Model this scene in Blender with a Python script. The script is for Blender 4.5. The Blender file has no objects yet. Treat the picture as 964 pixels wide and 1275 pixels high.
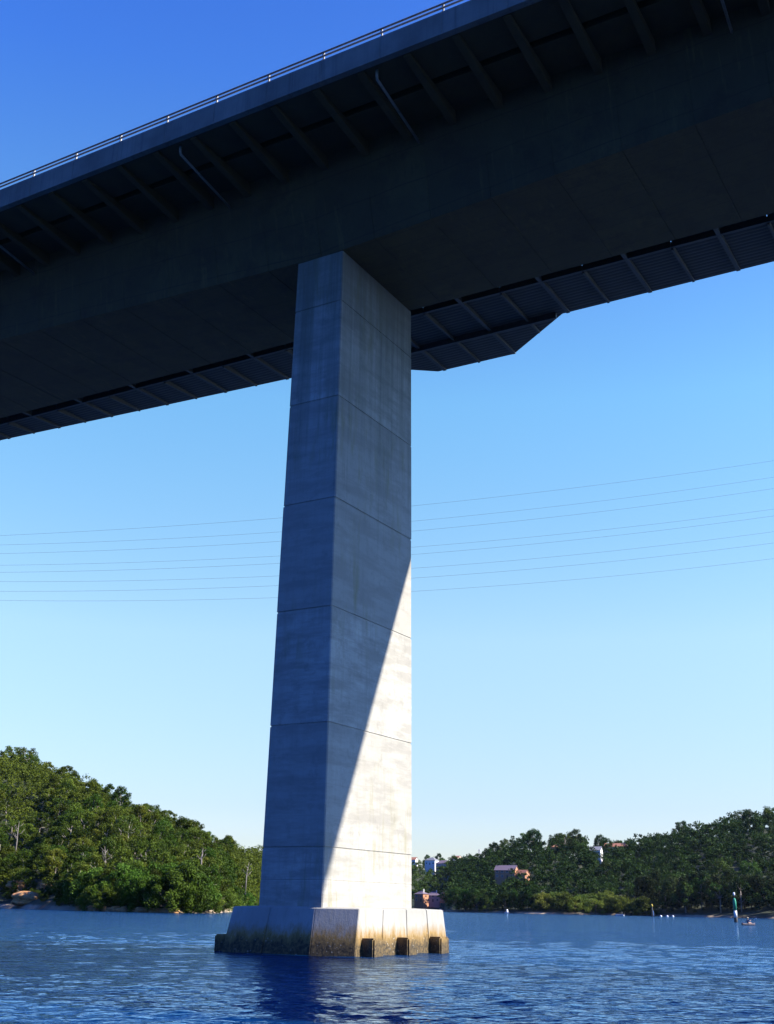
import bpy, bmesh, math, random
import numpy as np
from mathutils import Vector, Matrix

R = math.radians
rng = np.random.default_rng(11)
random.seed(5)
sc = bpy.context.scene
col = sc.collection

# ------------------------------------------------------------------ camera
EYE = 1.73
FOC, PITCH, ROLL = 1420.1, R(19.229) - 2.5 / 1593, 0.018
FW = np.array([0, math.cos(PITCH), math.sin(PITCH)])
UP0 = np.array([0, -math.sin(PITCH), math.cos(PITCH)])
RI0 = np.array([1.0, 0, 0])
RI = math.cos(ROLL) * RI0 + math.sin(ROLL) * UP0
UP = -math.sin(ROLL) * RI0 + math.cos(ROLL) * UP0
cd = bpy.data.cameras.new('camera')
cam = bpy.data.objects.new('camera', cd)
col.objects.link(cam)
cam.matrix_world = Matrix(((RI[0], UP[0], -FW[0], 0), (RI[1], UP[1], -FW[1], 0), (RI[2], UP[2], -FW[2], EYE), (0, 0, 0, 1)))
cd.sensor_fit = 'VERTICAL'
cd.sensor_height = 36
cd.lens = FOC / 1275 * 36
cd.clip_start = 0.1
cd.clip_end = 20000
sc.camera = cam


def ray(x, y):
    d = FW * FOC + RI * (x - 482) - UP * (y - 637.5)
    return d / np.linalg.norm(d)


def look(x, y, dist):
    """the real place seen at that pixel, dist metres away over the ground"""
    d = ray(x, y)
    k = dist / math.hypot(d[0], d[1])
    return Vector((d[0] * k, d[1] * k, EYE + d[2] * k))


# ------------------------------------------------------------------ object helpers
def link(name, me, mat=None, parent=None):
    o = bpy.data.objects.new(name, me)
    if mat is not None and me is not None and not me.materials:
        for m in (mat if isinstance(mat, (list, tuple)) else [mat]):
            me.materials.append(m)
    if parent is not None:
        o.parent = parent
    col.objects.link(o)
    return o


def empty(name, loc=(0, 0, 0), rz=0.0):
    o = bpy.data.objects.new(name, None)
    o.location = loc
    o.rotation_euler = (0, 0, rz)
    o.empty_display_size = 0.5
    col.objects.link(o)
    return o


def tag(o, label=None, cat=None, group=None, kind=None):
    if label: o['label'] = label
    if cat: o['category'] = cat
    if group: o['group'] = group
    if kind: o['kind'] = kind
    return o


def copy_thing(root, loc, rz=0.0, scale=None, label=None, group=None):
    r = root.copy()
    col.objects.link(r)
    r.location = loc
    r.rotation_euler = (0, 0, rz)
    if scale is not None: r.scale = scale
    if label: r['label'] = label
    if group: r['group'] = group
    for ch in kids[root.name]:
        c = ch.copy()
        col.objects.link(c)
        c.parent = r
    return r


kids = {}


class MB:
    """collects shapes for ONE mesh"""
    def __init__(self):
        self.v, self.f, self.s = [], [], []

    def add(self, vs, fs, smooth=False):
        b = len(self.v)
        self.v += [tuple(p) for p in vs]
        for f in fs:
            self.f.append(tuple(i + b for i in f))
            self.s.append(smooth)

    def box(self, x0, x1, y0, y1, z0, z1, M=None):
        vs = [Vector(p) for p in ((x0, y0, z0), (x1, y0, z0), (x1, y1, z0), (x0, y1, z0), (x0, y0, z1), (x1, y0, z1), (x1, y1, z1), (x0, y1, z1))]
        if M: vs = [M @ p for p in vs]
        self.add(vs, [(3, 2, 1, 0), (4, 5, 6, 7), (0, 1, 5, 4), (1, 2, 6, 5), (2, 3, 7, 6), (3, 0, 4, 7)])

    def loft(self, secs, cap=True, smooth=False, closed=True):
        n = len(secs[0])
        vs = [p for s in secs for p in s]
        fs = []
        for i in range(len(secs) - 1):
            for k in range(n if closed else n - 1):
                a, b = i * n + k, i * n + (k + 1) % n
                fs.append((a, b, b + n, a + n))
        if cap:
            fs.append(tuple(range(n - 1, -1, -1)))
            fs.append(tuple(range((len(secs) - 1) * n, len(secs) * n)))
        self.add(vs, fs, smooth)

    def tube(self, pts, rad, n=8, cap=True):
        pts = [Vector(p) for p in pts]
        if not hasattr(rad, '__len__'): rad = [rad] * len(pts)
        secs = []
        ref = None
        for i, p in enumerate(pts):
            t = (pts[min(i + 1, len(pts) - 1)] - pts[max(i - 1, 0)]).normalized()
            if ref is None:
                ref = Vector((0, 0, 1)) if abs(t.z) < 0.9 else Vector((1, 0, 0))
            a = t.cross(ref).normalized()
            b = t.cross(a).normalized()
            ref = b.cross(t) if False else ref
            secs.append([p + (a * math.cos(q) + b * math.sin(q)) * rad[i] for q in [2 * math.pi * k / n for k in range(n)]])
        self.loft(secs, cap, True)

    def lathe(self, prof, n=16, c=(0, 0)):
        secs = [[(c[0] + r * math.cos(2 * math.pi * k / n), c[1] + r * math.sin(2 * math.pi * k / n), z) for k in range(n)] for r, z in prof]
        self.loft(secs, True, True)

    def build(self, name, mat, parent=None, bevel=0):
        me = bpy.data.meshes.new(name)
        me.from_pydata(self.v, [], self.f)
        me.polygons.foreach_set('use_smooth', self.s)
        bm = bmesh.new()
        bm.from_mesh(me)
        bmesh.ops.recalc_face_normals(bm, faces=bm.faces)
        if bevel:
            es = [e for e in bm.edges if len(e.link_faces) == 2 and e.calc_face_angle(0) > 0.6]
            bmesh.ops.bevel(bm, geom=es, offset=bevel, segments=2, affect='EDGES', clamp_overlap=True)
        bm.to_mesh(me)
        bm.free()
        o = link(name, me, mat, parent)
        return o


def mesh_np(name, V, F, tone=None, smooth=False):
    me = bpy.data.meshes.new(name)
    nv, nf, k = len(V), len(F), F.shape[1]
    me.vertices.add(nv)
    me.vertices.foreach_set('co', np.ascontiguousarray(V, np.float32).ravel())
    me.loops.add(nf * k)
    me.loops.foreach_set('vertex_index', np.ascontiguousarray(F, np.int32).ravel())
    me.polygons.add(nf)
    me.polygons.foreach_set('loop_start', np.arange(0, nf * k, k, dtype=np.int32))
    me.polygons.foreach_set('loop_total', np.full(nf, k, np.int32))
    me.polygons.foreach_set('use_smooth', np.full(nf, smooth))
    if tone is not None:
        a = me.attributes.new('tone', 'FLOAT', 'POINT')
        a.data.foreach_set('value', np.ascontiguousarray(tone, np.float32))
    me.update(calc_edges=True)
    me.validate()
    return me


# ------------------------------------------------------------------ materials
class NT:
    def __init__(self, name):
        self.m = bpy.data.materials.new(name)
        self.m.use_nodes = True
        self.t = self.m.node_tree
        self.b = self.t.nodes['Principled BSDF']
        self.out = self.t.nodes['Material Output']
        self._co = None

    def n(self, typ, **kw):
        nd = self.t.nodes.new(typ)
        for k, v in kw.items():
            if k.startswith('i_'):
                key = k[2:]
                key = int(key) if key.isdigit() else key
                nd.inputs[key].default_value = v
            else:
                setattr(nd, k, v)
        return nd

    def l(self, a, b): self.t.links.new(a, b)

    def coord(self, scale=(1, 1, 1), world=False, loc=(0, 0, 0)):
        if world:
            src = self.n('ShaderNodeNewGeometry').outputs['Position']
        else:
            src = self.n('ShaderNodeTexCoord').outputs['Object']
        mp = self.n('ShaderNodeMapping')
        mp.inputs['Scale'].default_value = scale
        mp.inputs['Location'].default_value = loc
        self.l(src, mp.inputs['Vector'])
        return mp.outputs['Vector']

    def noise(self, vec, scale, detail=4, rough=0.55):
        nd = self.n('ShaderNodeTexNoise')
        nd.inputs['Scale'].default_value = scale
        nd.inputs['Detail'].default_value = detail
        nd.inputs['Roughness'].default_value = rough
        self.l(vec, nd.inputs['Vector'])
        return nd.outputs['Fac']

    def ramp(self, fac, stops):
        nd = self.n('ShaderNodeValToRGB')
        e = nd.color_ramp.elements
        while len(e) < len(stops): e.new(0.5)
        for i, (p, c) in enumerate(stops):
            e[i].position = p
            e[i].color = (*c, 1) if len(c) == 3 else c
        self.l(fac, nd.inputs['Fac'])
        return nd.outputs['Color']

    def mix(self, a, b, fac, mode='MIX'):
        nd = self.n('ShaderNodeMix', data_type='RGBA', blend_type=mode)
        for s, v in ((nd.inputs[6], a), (nd.inputs[7], b)):
            if isinstance(v, tuple): s.default_value = (*v, 1)
            else: self.l(v, s)
        if isinstance(fac, (int, float)): nd.inputs[0].default_value = fac
        else: self.l(fac, nd.inputs[0])
        return nd.outputs[2]

    def math(self, op, a, b=None, clamp=False):
        nd = self.n('ShaderNodeMath', operation=op, use_clamp=clamp)
        for s, v in ((nd.inputs[0], a), (nd.inputs[1], b)):
            if v is None: continue
            if isinstance(v, (int, float)): s.default_value = v
            else: self.l(v, s)
        return nd.outputs[0]

    def remap(self, v, a, b, c=0.0, d=1.0):
        nd = self.n('ShaderNodeMapRange')
        for i, x in ((1, a), (2, b), (3, c), (4, d)): nd.inputs[i].default_value = x
        self.l(v, nd.inputs[0])
        return nd.outputs[0]

    def bump(self, h, strength, dist):
        nd = self.n('ShaderNodeBump')
        nd.inputs['Strength'].default_value = strength
        nd.inputs['Distance'].default_value = dist
        self.l(h, nd.inputs['Height'])
        self.l(nd.outputs['Normal'], self.b.inputs['Normal'])

    def fin(self, colr, rough=0.8, metal=0.0):
        if isinstance(colr, tuple): self.b.inputs['Base Color'].default_value = (*colr, 1)
        else: self.l(colr, self.b.inputs['Base Color'])
        self.b.inputs['Roughness'].default_value = rough
        self.b.inputs['Metallic'].default_value = metal
        return self.m


def concrete(name, base, dark, stain, streak=0.5, board=0.1, tidal=False, runs_shade=None, seg=False):
    t = NT(name)
    v = t.coord()
    c = t.ramp(t.noise(v, 0.45, 6, 0.6), [(0.3, dark), (0.68, base)])
    c = t.mix(c, tuple(x * 0.8 for x in base), t.remap(t.noise(v, 7, 5, 0.7), 0.5, 0.8, 0, 0.5))
    # board marks and rain streaks running down the faces
    sv = t.coord((2.6, 2.6, 0.06))
    st = t.noise(sv, 1.6, 5, 0.7)
    c = t.mix(c, stain, t.math('MULTIPLY', t.remap(st, 0.5, 0.75, 0, streak), t.remap(t.noise(v, 0.22, 3), 0.35, 0.65)))
    fine = t.noise(t.coord((9, 9, 0.25)), 1.5, 3, 0.6)
    c = t.mix(c, tuple(x * 0.55 for x in base), t.remap(fine, 0.52, 0.8, 0, board * 2.5))
    pits = t.noise(v, 28, 2, 0.5)
    c = t.mix(c, tuple(x * 0.35 for x in base), t.remap(pits, 0.70, 0.76, 0, 0.6))
    if runs_shade:
        # each lift poured from its own batch, with faint shutter lines every 1.2 m
        zz_ = t.n('ShaderNodeSeparateXYZ')
        t.l(t.coord(), zz_.inputs[0])
        lift = t.math('FLOOR', t.math('DIVIDE', t.math('SUBTRACT', zz_.outputs['Z'], 3.925), 4.842))
        wn = t.n('ShaderNodeTexWhiteNoise', noise_dimensions='1D')
        t.l(lift, wn.inputs['W'])
        c = t.mix(c, tuple(x * .62 for x in base), t.remap(wn.outputs['Value'], 0, 1, 0, .8))
        c = t.mix(c, tuple(x * .52 for x in base), t.remap(t.noise(t.coord((.25, .25, 1.5)), 1.1, 6, .7), .44, .60, 0, .8))
        c = t.mix(c, tuple(x * .45 for x in base), t.remap(t.noise(v, 1.7, 6, .75), .52, .70, 0, .65))
        c = t.mix(c, (.20, .185, .10), t.math('MULTIPLY', t.remap(t.noise(t.coord((1.6, 1.6, .22)), 1.3, 5, .7), .50, .66, 0, .8), t.remap(t.noise(v, .16, 2), .46, .58)))
        sh = t.math('FRACT', t.math('DIVIDE', t.math('SUBTRACT', zz_.outputs['Z'], 3.925), 1.2105))
        c = t.mix(c, tuple(x * .5 for x in base), t.remap(t.math('ABSOLUTE', t.math('SUBTRACT', sh, .5)), .485, .5, 0, .45))
        jf = t.math('FRACT', t.math('DIVIDE', t.math('SUBTRACT', zz_.outputs['Z'], 3.925), 4.842))
        drip = t.math('SUBTRACT', jf, t.remap(t.noise(t.coord((3, 3, .05)), 1.5, 4, .7), .3, .7, -.1, .12))
        c = t.mix(c, tuple(x * .5 for x in base), t.math('MULTIPLY', t.remap(drip, .84, 1.0, 0, .55), t.remap(t.noise(v, .35, 3), .4, .6)))
        # dark lichen runs of uneven length below the bearing shelf, plus painted bridge shade
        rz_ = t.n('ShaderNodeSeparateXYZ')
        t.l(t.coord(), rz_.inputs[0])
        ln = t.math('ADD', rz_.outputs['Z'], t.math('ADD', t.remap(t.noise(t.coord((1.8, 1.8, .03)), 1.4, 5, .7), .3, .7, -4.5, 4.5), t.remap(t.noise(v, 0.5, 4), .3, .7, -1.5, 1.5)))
        c = t.mix(c, runs_shade, t.remap(ln, 20, 31, 0, .75))
    if seg:
        # match-cast segments 3 m long, each its own tone, with shutter boards along them and pale lime runs
        sg = t.n('ShaderNodeSeparateXYZ')
        t.l(t.coord(), sg.inputs[0])
        wn = t.n('ShaderNodeTexWhiteNoise', noise_dimensions='1D')
        t.l(t.math('FLOOR', t.math('DIVIDE', sg.outputs['X'], 3.0)), wn.inputs['W'])
        c = t.mix(c, dark, t.remap(wn.outputs['Value'], 0, 1, 0, .65))
        bd = t.math('FRACT', t.math('DIVIDE', t.math('ADD', sg.outputs['Y'], t.math('MULTIPLY', sg.outputs['Z'], .83)), .9))
        c = t.mix(c, stain, t.remap(t.math('ABSOLUTE', t.math('SUBTRACT', bd, .5)), .47, .5, 0, .8))
        c = t.mix(c, tuple(x * 2.1 for x in base), t.math('MULTIPLY', t.remap(t.noise(t.coord((2.2, .5, .12)), 1.5, 5, .7), .56, .72, 0, .55), t.remap(t.noise(v, .2, 3), .45, .62)))
        c = t.mix(c, stain, t.remap(t.noise(v, .55, 6, .75), .5, .68, 0, .8))
    if tidal:
        z = t.n('ShaderNodeSeparateXYZ')
        t.l(t.n('ShaderNodeNewGeometry').outputs['Position'], z.inputs[0])
        zn = t.math('ADD', z.outputs['Z'], t.remap(t.noise(t.coord((1.2, 1.2, 0.35), True), 2.2, 7, 0.8), .25, .75, -0.34, 0.34))
        och = t.mix((0.17, 0.095, 0.022), (0.28, 0.18, 0.055), t.noise(v, 3.5, 5, 0.7))
        c = t.mix(och, c, t.remap(zn, 0.66, 1.12))
        algae = t.mix((0.020, 0.014, 0.006), (0.150, 0.098, 0.035), t.remap(t.noise(v, 9, 5, 0.75), 0.42, 0.68))
        c = t.mix(algae, c, t.remap(zn, 0.36, 0.70))
        oy = t.n('ShaderNodeTexVoronoi')
        oy.inputs['Scale'].default_value = 9
        t.l(v, oy.inputs['Vector'])
        c = t.mix(c, (0.30, 0.27, 0.22), t.math('MULTIPLY', t.remap(oy.outputs['Distance'], .30, .16), t.math('MULTIPLY', t.remap(zn, .75, .5), t.remap(t.noise(v, 2.2, 4), .5, .62))))
    t.bump(t.math('ADD', t.noise(v, 14, 5, 0.7), t.math('MULTIPLY', fine, 0.7)), 0.35, 0.02)
    return t.fin(c, 0.88)


def plain(name, c1, c2=None, scale=3.0, rough=0.7, metal=0.0, bump=0.15):
    t = NT(name)
    c2 = c2 or tuple(x * 0.72 for x in c1)
    v = t.coord()
    f = t.noise(v, scale, 5, 0.65)
    c = t.ramp(f, [(0.32, c2), (0.66, c1)])
    if bump: t.bump(f, bump, 0.02)
    return t.fin(c, rough, metal)


def leaf_mat(name, a, b, warm, trans=0.28):
    t = NT(name)
    at = t.n('ShaderNodeAttribute', attribute_name='tone').outputs['Fac']
    oi = t.n('ShaderNodeObjectInfo').outputs['Random']
    c = t.mix(a, b, at)
    c = t.mix(c, warm, t.remap(oi, 0.55, 1.0, 0, 0.55))
    hs = t.n('ShaderNodeHueSaturation')
    t.l(c, hs.inputs['Color'])
    rr_ = t.math('FRACT', t.math('MULTIPLY', oi, 7.31))
    t.l(t.remap(rr_, 0, 1, .472, .525), hs.inputs['Hue'])
    t.l(t.remap(t.n('ShaderNodeObjectInfo').outputs['Random'], 0, 1, 0.5, 1.35), hs.inputs['Value'])
    c = hs.outputs[0]
    t.l(c, t.b.inputs['Base Color'])
    t.b.inputs['Roughness'].default_value = 0.55
    t.b.inputs['Specular IOR Level'].default_value = 0.06
    tr = t.n('ShaderNodeBsdfTranslucent')
    t.l(c, tr.inputs['Color'])
    mx = t.n('ShaderNodeMixShader')
    mx.inputs[0].default_value = trans
    t.l(t.b.outputs[0], mx.inputs[1])
    t.l(tr.outputs[0], mx.inputs[2])
    t.l(mx.outputs[0], t.out.inputs['Surface'])
    return t.m


M = {}
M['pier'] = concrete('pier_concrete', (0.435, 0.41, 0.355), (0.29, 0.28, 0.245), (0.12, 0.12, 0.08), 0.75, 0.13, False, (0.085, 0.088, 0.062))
M['cap'] = concrete('pile_cap_concrete', (0.34, 0.325, 0.29), (0.23, 0.225, 0.20), (0.15, 0.14, 0.09), 0.6, 0.12, True)
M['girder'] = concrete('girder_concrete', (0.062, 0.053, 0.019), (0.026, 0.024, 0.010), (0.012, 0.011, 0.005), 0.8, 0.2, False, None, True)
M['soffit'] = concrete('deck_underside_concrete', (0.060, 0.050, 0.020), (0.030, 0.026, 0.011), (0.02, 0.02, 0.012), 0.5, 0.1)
M['parapet'] = concrete('parapet_concrete', (0.20, 0.19, 0.165), (0.10, 0.098, 0.085), (0.035, 0.035, 0.03), 0.9, 0.2)
M['asphalt'] = plain('asphalt', (0.06, 0.06, 0.06), (0.04, 0.04, 0.04), 20, 0.9)
M['galv'] = plain('galvanised_steel', (0.20, 0.205, 0.21), (0.14, 0.145, 0.15), 6, 0.5, 0.2, 0.05)
M['railtop'] = plain('weathered_rail_steel', (0.16, 0.165, 0.17), (0.09, 0.09, 0.09), 6, 0.55, 0.4, 0.05)
M['pipe'] = plain('pale_pipe', (0.24, 0.235, 0.20), (0.16, 0.155, 0.13), 4, 0.5, 0, 0.05)
M['steel'] = plain('walkway_steel', (0.06, 0.06, 0.055), (0.04, 0.04, 0.037), 4, 0.6, 0.2, 0.05)
M['beam'] = plain('pale_walkway_beam', (0.055, 0.053, 0.042), (0.038, 0.036, 0.03), 4, 0.6, 0.1, 0.05)
M['rubber'] = plain('bearing_rubber', (0.03, 0.03, 0.03), None, 6, 0.8)
t = NT('walkway_planks')
v = t.coord()
w = t.n('ShaderNodeTexWave', wave_type='BANDS', bands_direction='Y')
w.inputs['Scale'].default_value = 1.1
w.inputs['Distortion'].default_value = 0.2
t.l(v, w.inputs['Vector'])
c = t.mix((0.018, 0.018, 0.017), (0.055, 0.052, 0.042), t.remap(w.outputs['Fac'], 0.05, 0.35))
c = t.mix(c, (0.03, 0.029, 0.022), t.remap(t.noise(v, 1.5, 5), 0.4, 0.7, 0, 0.6))
t.bump(w.outputs['Fac'], 0.5, 0.03)
M['planks'] = t.fin(c, 0.8)

# water: dark turbid estuary, real ripples in the mesh plus a fine bump
t = NT('estuary_water')
v = t.coord(world=True)
f1 = t.noise(t.coord((0.6, 1.9, 1), True), 2.6, 3, 0.6)
f2 = t.noise(t.coord((0.22, 0.85, 1), True), 1.2, 3, 0.55)
t.bump(t.math('ADD', t.math('MULTIPLY', f1, 0.5), f2), 0.75, 0.22)
patch = t.noise(t.coord((0.01, 0.02, 1), True), 1.0, 3, 0.5)
bumped = [l_.from_node for l_ in t.t.links if l_.to_socket == t.b.inputs['Normal']][0].outputs['Normal']
body = t.n('ShaderNodeBsdfDiffuse')
t.l(t.mix((0.001, 0.017, 0.068), (0.002, 0.021, 0.078), patch), body.inputs['Color'])
gl = t.n('ShaderNodeBsdfGlossy')
gl.inputs['Color'].default_value = (.56, .77, 1, 1)
gl.inputs['Roughness'].default_value = .05
fr = t.n('ShaderNodeFresnel')
fr.inputs['IOR'].default_value = 1.333
t.l(bumped, fr.inputs['Normal'])
t.l(bumped, gl.inputs['Normal'])
mx = t.n('ShaderNodeMixShader')
t.l(fr.outputs[0], mx.inputs[0])
t.l(body.outputs[0], mx.inputs[1])
t.l(gl.outputs[0], mx.inputs[2])
t.l(mx.outputs[0], t.out.inputs['Surface'])
t.t.nodes.remove(t.b)
M['water'] = t.m

t = NT('hill_ground')
v = t.coord(world=True)
c = t.ramp(t.noise(v, 0.08, 6, 0.65), [(0.3, (0.014, 0.022, 0.006)), (0.55, (0.024, 0.032, 0.010)), (0.75, (0.035, 0.034, 0.016))])
zz = t.n('ShaderNodeSeparateXYZ')
t.l(t.n('ShaderNodeNewGeometry').outputs['Position'], zz.inputs[0])
zn = t.math('ADD', zz.outputs['Z'], t.remap(t.noise(v, 0.3, 4), 0, 1, -0.7, 0.7))
c = t.mix(t.mix((0.05, 0.035, 0.02), (0.36, 0.27, 0.17), t.remap(t.noise(v, 0.05, 3), 0.4, 0.6)), c, t.remap(zn, 0.7, 1.2))
t.bump(t.noise(v, 0.6, 5), 0.6, 0.6)
M['hill'] = t.fin(c, 0.95)

M['leaf_gum'] = leaf_mat('gum_leaves', (0.030, 0.056, 0.006), (0.078, 0.118, 0.012), (0.095, 0.095, 0.013))
M['leaf_far'] = leaf_mat('far_gum_leaves', (0.014, 0.036, 0.006), (0.038, 0.078, 0.012), (0.046, 0.064, 0.010))
M['leaf_man'] = leaf_mat('mangrove_leaves', (0.034, 0.070, 0.006), (0.075, 0.130, 0.014), (0.085, 0.115, 0.016))
M['leaf_dark'] = leaf_mat('casuarina_foliage', (0.012, 0.022, 0.006), (0.026, 0.042, 0.010), (0.030, 0.036, 0.01), 0.2)
M['leaf_yel'] = leaf_mat('pale_mangrove_leaves', (0.065, 0.095, 0.012), (0.120, 0.155, 0.024), (0.12, 0.13, 0.022))
M['bark'] = plain('pale_gum_bark', (0.36, 0.32, 0.27), (0.16, 0.13, 0.10), 2.5, 0.85)
M['bark_white'] = plain('bleached_dead_wood', (0.19, 0.165, 0.135), (0.10, 0.085, 0.07), 2.0, 0.85)
M['bark_dark'] = plain('dark_bark', (0.10, 0.075, 0.055), (0.05, 0.04, 0.03), 2.5, 0.9)
t = NT('sandstone')
v = t.coord((1, 1, 3.5))
c = t.ramp(t.noise(v, 0.5, 6, 0.65), [(0.3, (0.16, 0.06, 0.018)), (0.46, (0.44, 0.20, 0.06)), (0.60, (0.55, 0.32, 0.13)), (0.78, (0.52, 0.43, 0.30))])
c = t.mix(c, (0.05, 0.045, 0.04), t.remap(t.noise(t.coord((1, 1, 1.5)), 0.9, 6, 0.75), 0.52, 0.7, 0, 0.85))
t.bump(t.noise(v, 1.3, 6, 0.7), 0.8, 0.5)
M['sandstone'] = t.fin(c, 0.92)
for nm, a, b in (('brick', (0.42, 0.20, 0.10), (0.30, 0.13, 0.07)), ('render_cream', (0.62, 0.52, 0.40), None), ('render_white', (0.75, 0.74, 0.72), None),
                 ('render_pink', (0.52, 0.36, 0.30), None), ('tile_purple', (0.14, 0.10, 0.13), (0.09, 0.07, 0.09)), ('tile_grey', (0.17, 0.17, 0.19), None),
                 ('tile_terracotta', (0.30, 0.13, 0.07), (0.20, 0.08, 0.05)), ('trim_white', (0.78, 0.78, 0.76), None), ('glass_dark', (0.03, 0.04, 0.05), None),
                 ('timber_dark', (0.06, 0.05, 0.045), None), ('boat_white', (0.80, 0.80, 0.80), (0.72, 0.72, 0.72)), ('boat_blue', (0.04, 0.07, 0.16), None),
                 ('canvas_dark', (0.03, 0.03, 0.04), None), ('mark_green', (0.01, 0.24, 0.13), (0.008, 0.18, 0.10)), ('mark_white', (0.75, 0.75, 0.72), (0.6, 0.6, 0.57)),
                 ('mark_black', (0.02, 0.02, 0.02), None), ('mark_yellow', (0.55, 0.40, 0.05), None), ('kayak_dark', (0.05, 0.035, 0.05), None), ('skin', (0.42, 0.26, 0.19), (0.38, 0.22, 0.16)),
                 ('shirt_navy', (0.03, 0.05, 0.12), None), ('hat_straw', (0.45, 0.38, 0.25), None), ('cable', (0.10, 0.10, 0.11), None), ('pylon', (0.30, 0.31, 0.32), None)):
    M[nm] = plain(nm, a, b, 3.0, 0.25 if nm == 'glass_dark' else 0.7)

# ------------------------------------------------------------------ bridge frame:  x along the bridge, y across it (away from us), z up
AZ = 2.09925
PX, PY = -1.70289, 49.97099
ROT = math.atan2(math.cos(AZ), math.sin(AZ))
ZO = EYE - 0.08
Bv = Vector((math.sin(AZ), math.cos(AZ), 0))
Fv = Vector((-math.cos(AZ), math.sin(AZ), 0))

# --- the pier
pier = tag(empty('bridge_pier', (PX, PY, 0), ROT), 'tall pale concrete pier standing in the water under the bridge', 'bridge pier')
A0, A1, B0, B1, ZB, ZT = 2.998, 2.547, 7.123, 6.653, 0.26, 29.12


def psec(z, inset=0.0, ch=0.045, dx=0.0, dy=0.0):
    k = (z - ZB) / (29.25 - ZB)
    a = (A0 + (A1 - A0) * k) / 2 - inset
    b = (B0 + (B1 - B0) * k) / 2 - inset
    pts = [(-a + ch, -b), (a - ch, -b), (a, -b + ch), (a, b - ch), (a - ch, b), (-a + ch, b), (-a, b - ch), (-a, -b + ch)]
    return [(x + dx, y + dy, z + ZO) for x, y in pts]


mb = MB()
joints = [1.05] + [2.275 + 4.842 * k for k in range(6)]
joints = [z for z in joints if z < ZT - 0.5]
secs = [psec(ZB - 0.4)]
offs = [(0, 0)] + [(random.uniform(-.008, .008), random.uniform(-.008, .008)) for _ in joints]
for i, z in enumerate(joints):
    g, hgt = (0.008, 0.012) if i == 0 else (0.028, 0.03)
    secs += [psec(z - hgt - .01, 0, .045, *offs[i]), psec(z - hgt, g, .045, *offs[i]), psec(z + hgt, g, .045, *offs[i + 1]), psec(z + hgt + .01, 0, .045, *offs[i + 1])]
secs.append(psec(ZT, 0, .045, *offs[-1]))
mb.loft(secs)
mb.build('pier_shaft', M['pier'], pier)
for by in (-2.3, 0, 2.3):
    mb = MB(); mb.box(-.55, .55, by - .45, by + .45, ZT + ZO + .002, 29.19 + ZO); mb.build('bearing_pad', M['rubber'], pier, 0.01)

# pile cap: battered block with cast joints, tapering in to the shaft
ct, cx, cy, bx_, by_ = 1.66, 3.10, 3.72, 3.46, 4.50


def csec(z, g=0.0):
    k = (ct - z) / ct
    a = 3.00 + .12 * k
    a2 = 2.62 + .12 * k
    b = 3.72 + .44 * k
    b2 = 3.60 + .25 * k
    pts = []
    def edge(p, q, marks):
        p, q = Vector(p), Vector(q)
        L = (q - p).length
        nrm = Vector(((q - p).y, -(q - p).x)).normalized()
        d = (q - p) / L
        res = [p + d * .03]
        for m in marks:
            for o_, gg in ((-.035, 0), (-.02, g), (.02, g), (.035, 0)):
                res.append(p + d * (m * L + o_) - nrm * gg)
        res.append(q - d * .03)
        return res
    xm = a - 1.75
    pts += edge((-a2, -b), (xm, -b), (.47,))[:-1] + edge((xm, -b), (a, -b + .43), (.012,))
    pts += edge((a, -b + .43), (a, b2), (.26, .53, .78))
    pts += edge((a, b2), (-a2, b2), (.31, .62))
    pts += edge((-a2, b2), (-a2, -b), (.26, .53, .78))
    return [(p.x, p.y, z) for p in pts]


mb = MB()
top = [(x * .985, y * .985, ct + .03) for x, y, _ in csec(ct, .03)]
top2 = [(x * .55, y * .97, ct + .07) for x, y, _ in csec(ct, 0)]
mb.loft([csec(-2.5, .03), csec(0, .03), csec(ct, .03), top, top2])
capo = mb.build('pile_cap', M['cap'], pier)
for sx in (1, -1):
    for fy in ((-3.22, -0.55, 2.2) if sx > 0 else (-3.95, -0.9, 2.2)):
        mb = MB()
        x0, x1 = (2.9, 3.62) if sx > 0 else (-3.3, -2.5)
        mb.box(x0, x1, fy, fy + .78, -2.2, .64)
        o = mb.build('fender_block', M['cap'], capo, 0.06)

# --- the bridge
br = tag(empty('road_bridge', (PX, PY, 0), ROT), 'long dark concrete girder bridge crossing high overhead with ribbed overhang', 'bridge')


def zbot(b):
    k = min(abs(b) / 20, 2.6)
    return 29.20 + .45 * k ** 1.3


def hwid(b):
    return 3.22 + .68 * min(abs(b) / 20, 1.5)


mb = MB()
bs = np.arange(-150, 96, 3.0)
secs = []
for b in bs:
    for o_, g in ((-.03, 0), (-.02, .015), (.02, .015), (.03, 0)):
        z, w = zbot(b) + g, hwid(b) - g
        secs.append([(b + o_, -w, z + ZO), (b + o_, w, z + ZO), (b + o_, 4.5, 33.74 + ZO), (b + o_, -4.5, 33.74 + ZO)])
mb.loft(secs)
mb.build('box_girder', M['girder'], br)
mb = MB()
mb.box(-150, 95, -8.72, 8.72, 34.12 + ZO, 34.32 + ZO)
for s in (-1, 1):
    for y0, y1 in ((4.42, 6.42), (6.78, 8.70)):
        mb.box(-150, 95, min(s * y0, s * y1), max(s * y0, s * y1), 33.75 + ZO, 34.117 + ZO)
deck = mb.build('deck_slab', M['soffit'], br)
mb = MB(); mb.box(-150, 95, -8.3, 8.3, 34.324 + ZO, 34.38 + ZO); mb.build('road_surface', M['asphalt'], br)
b = .78
ribs = [b + 2.27 * k for k in range(-22, 14)]
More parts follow.
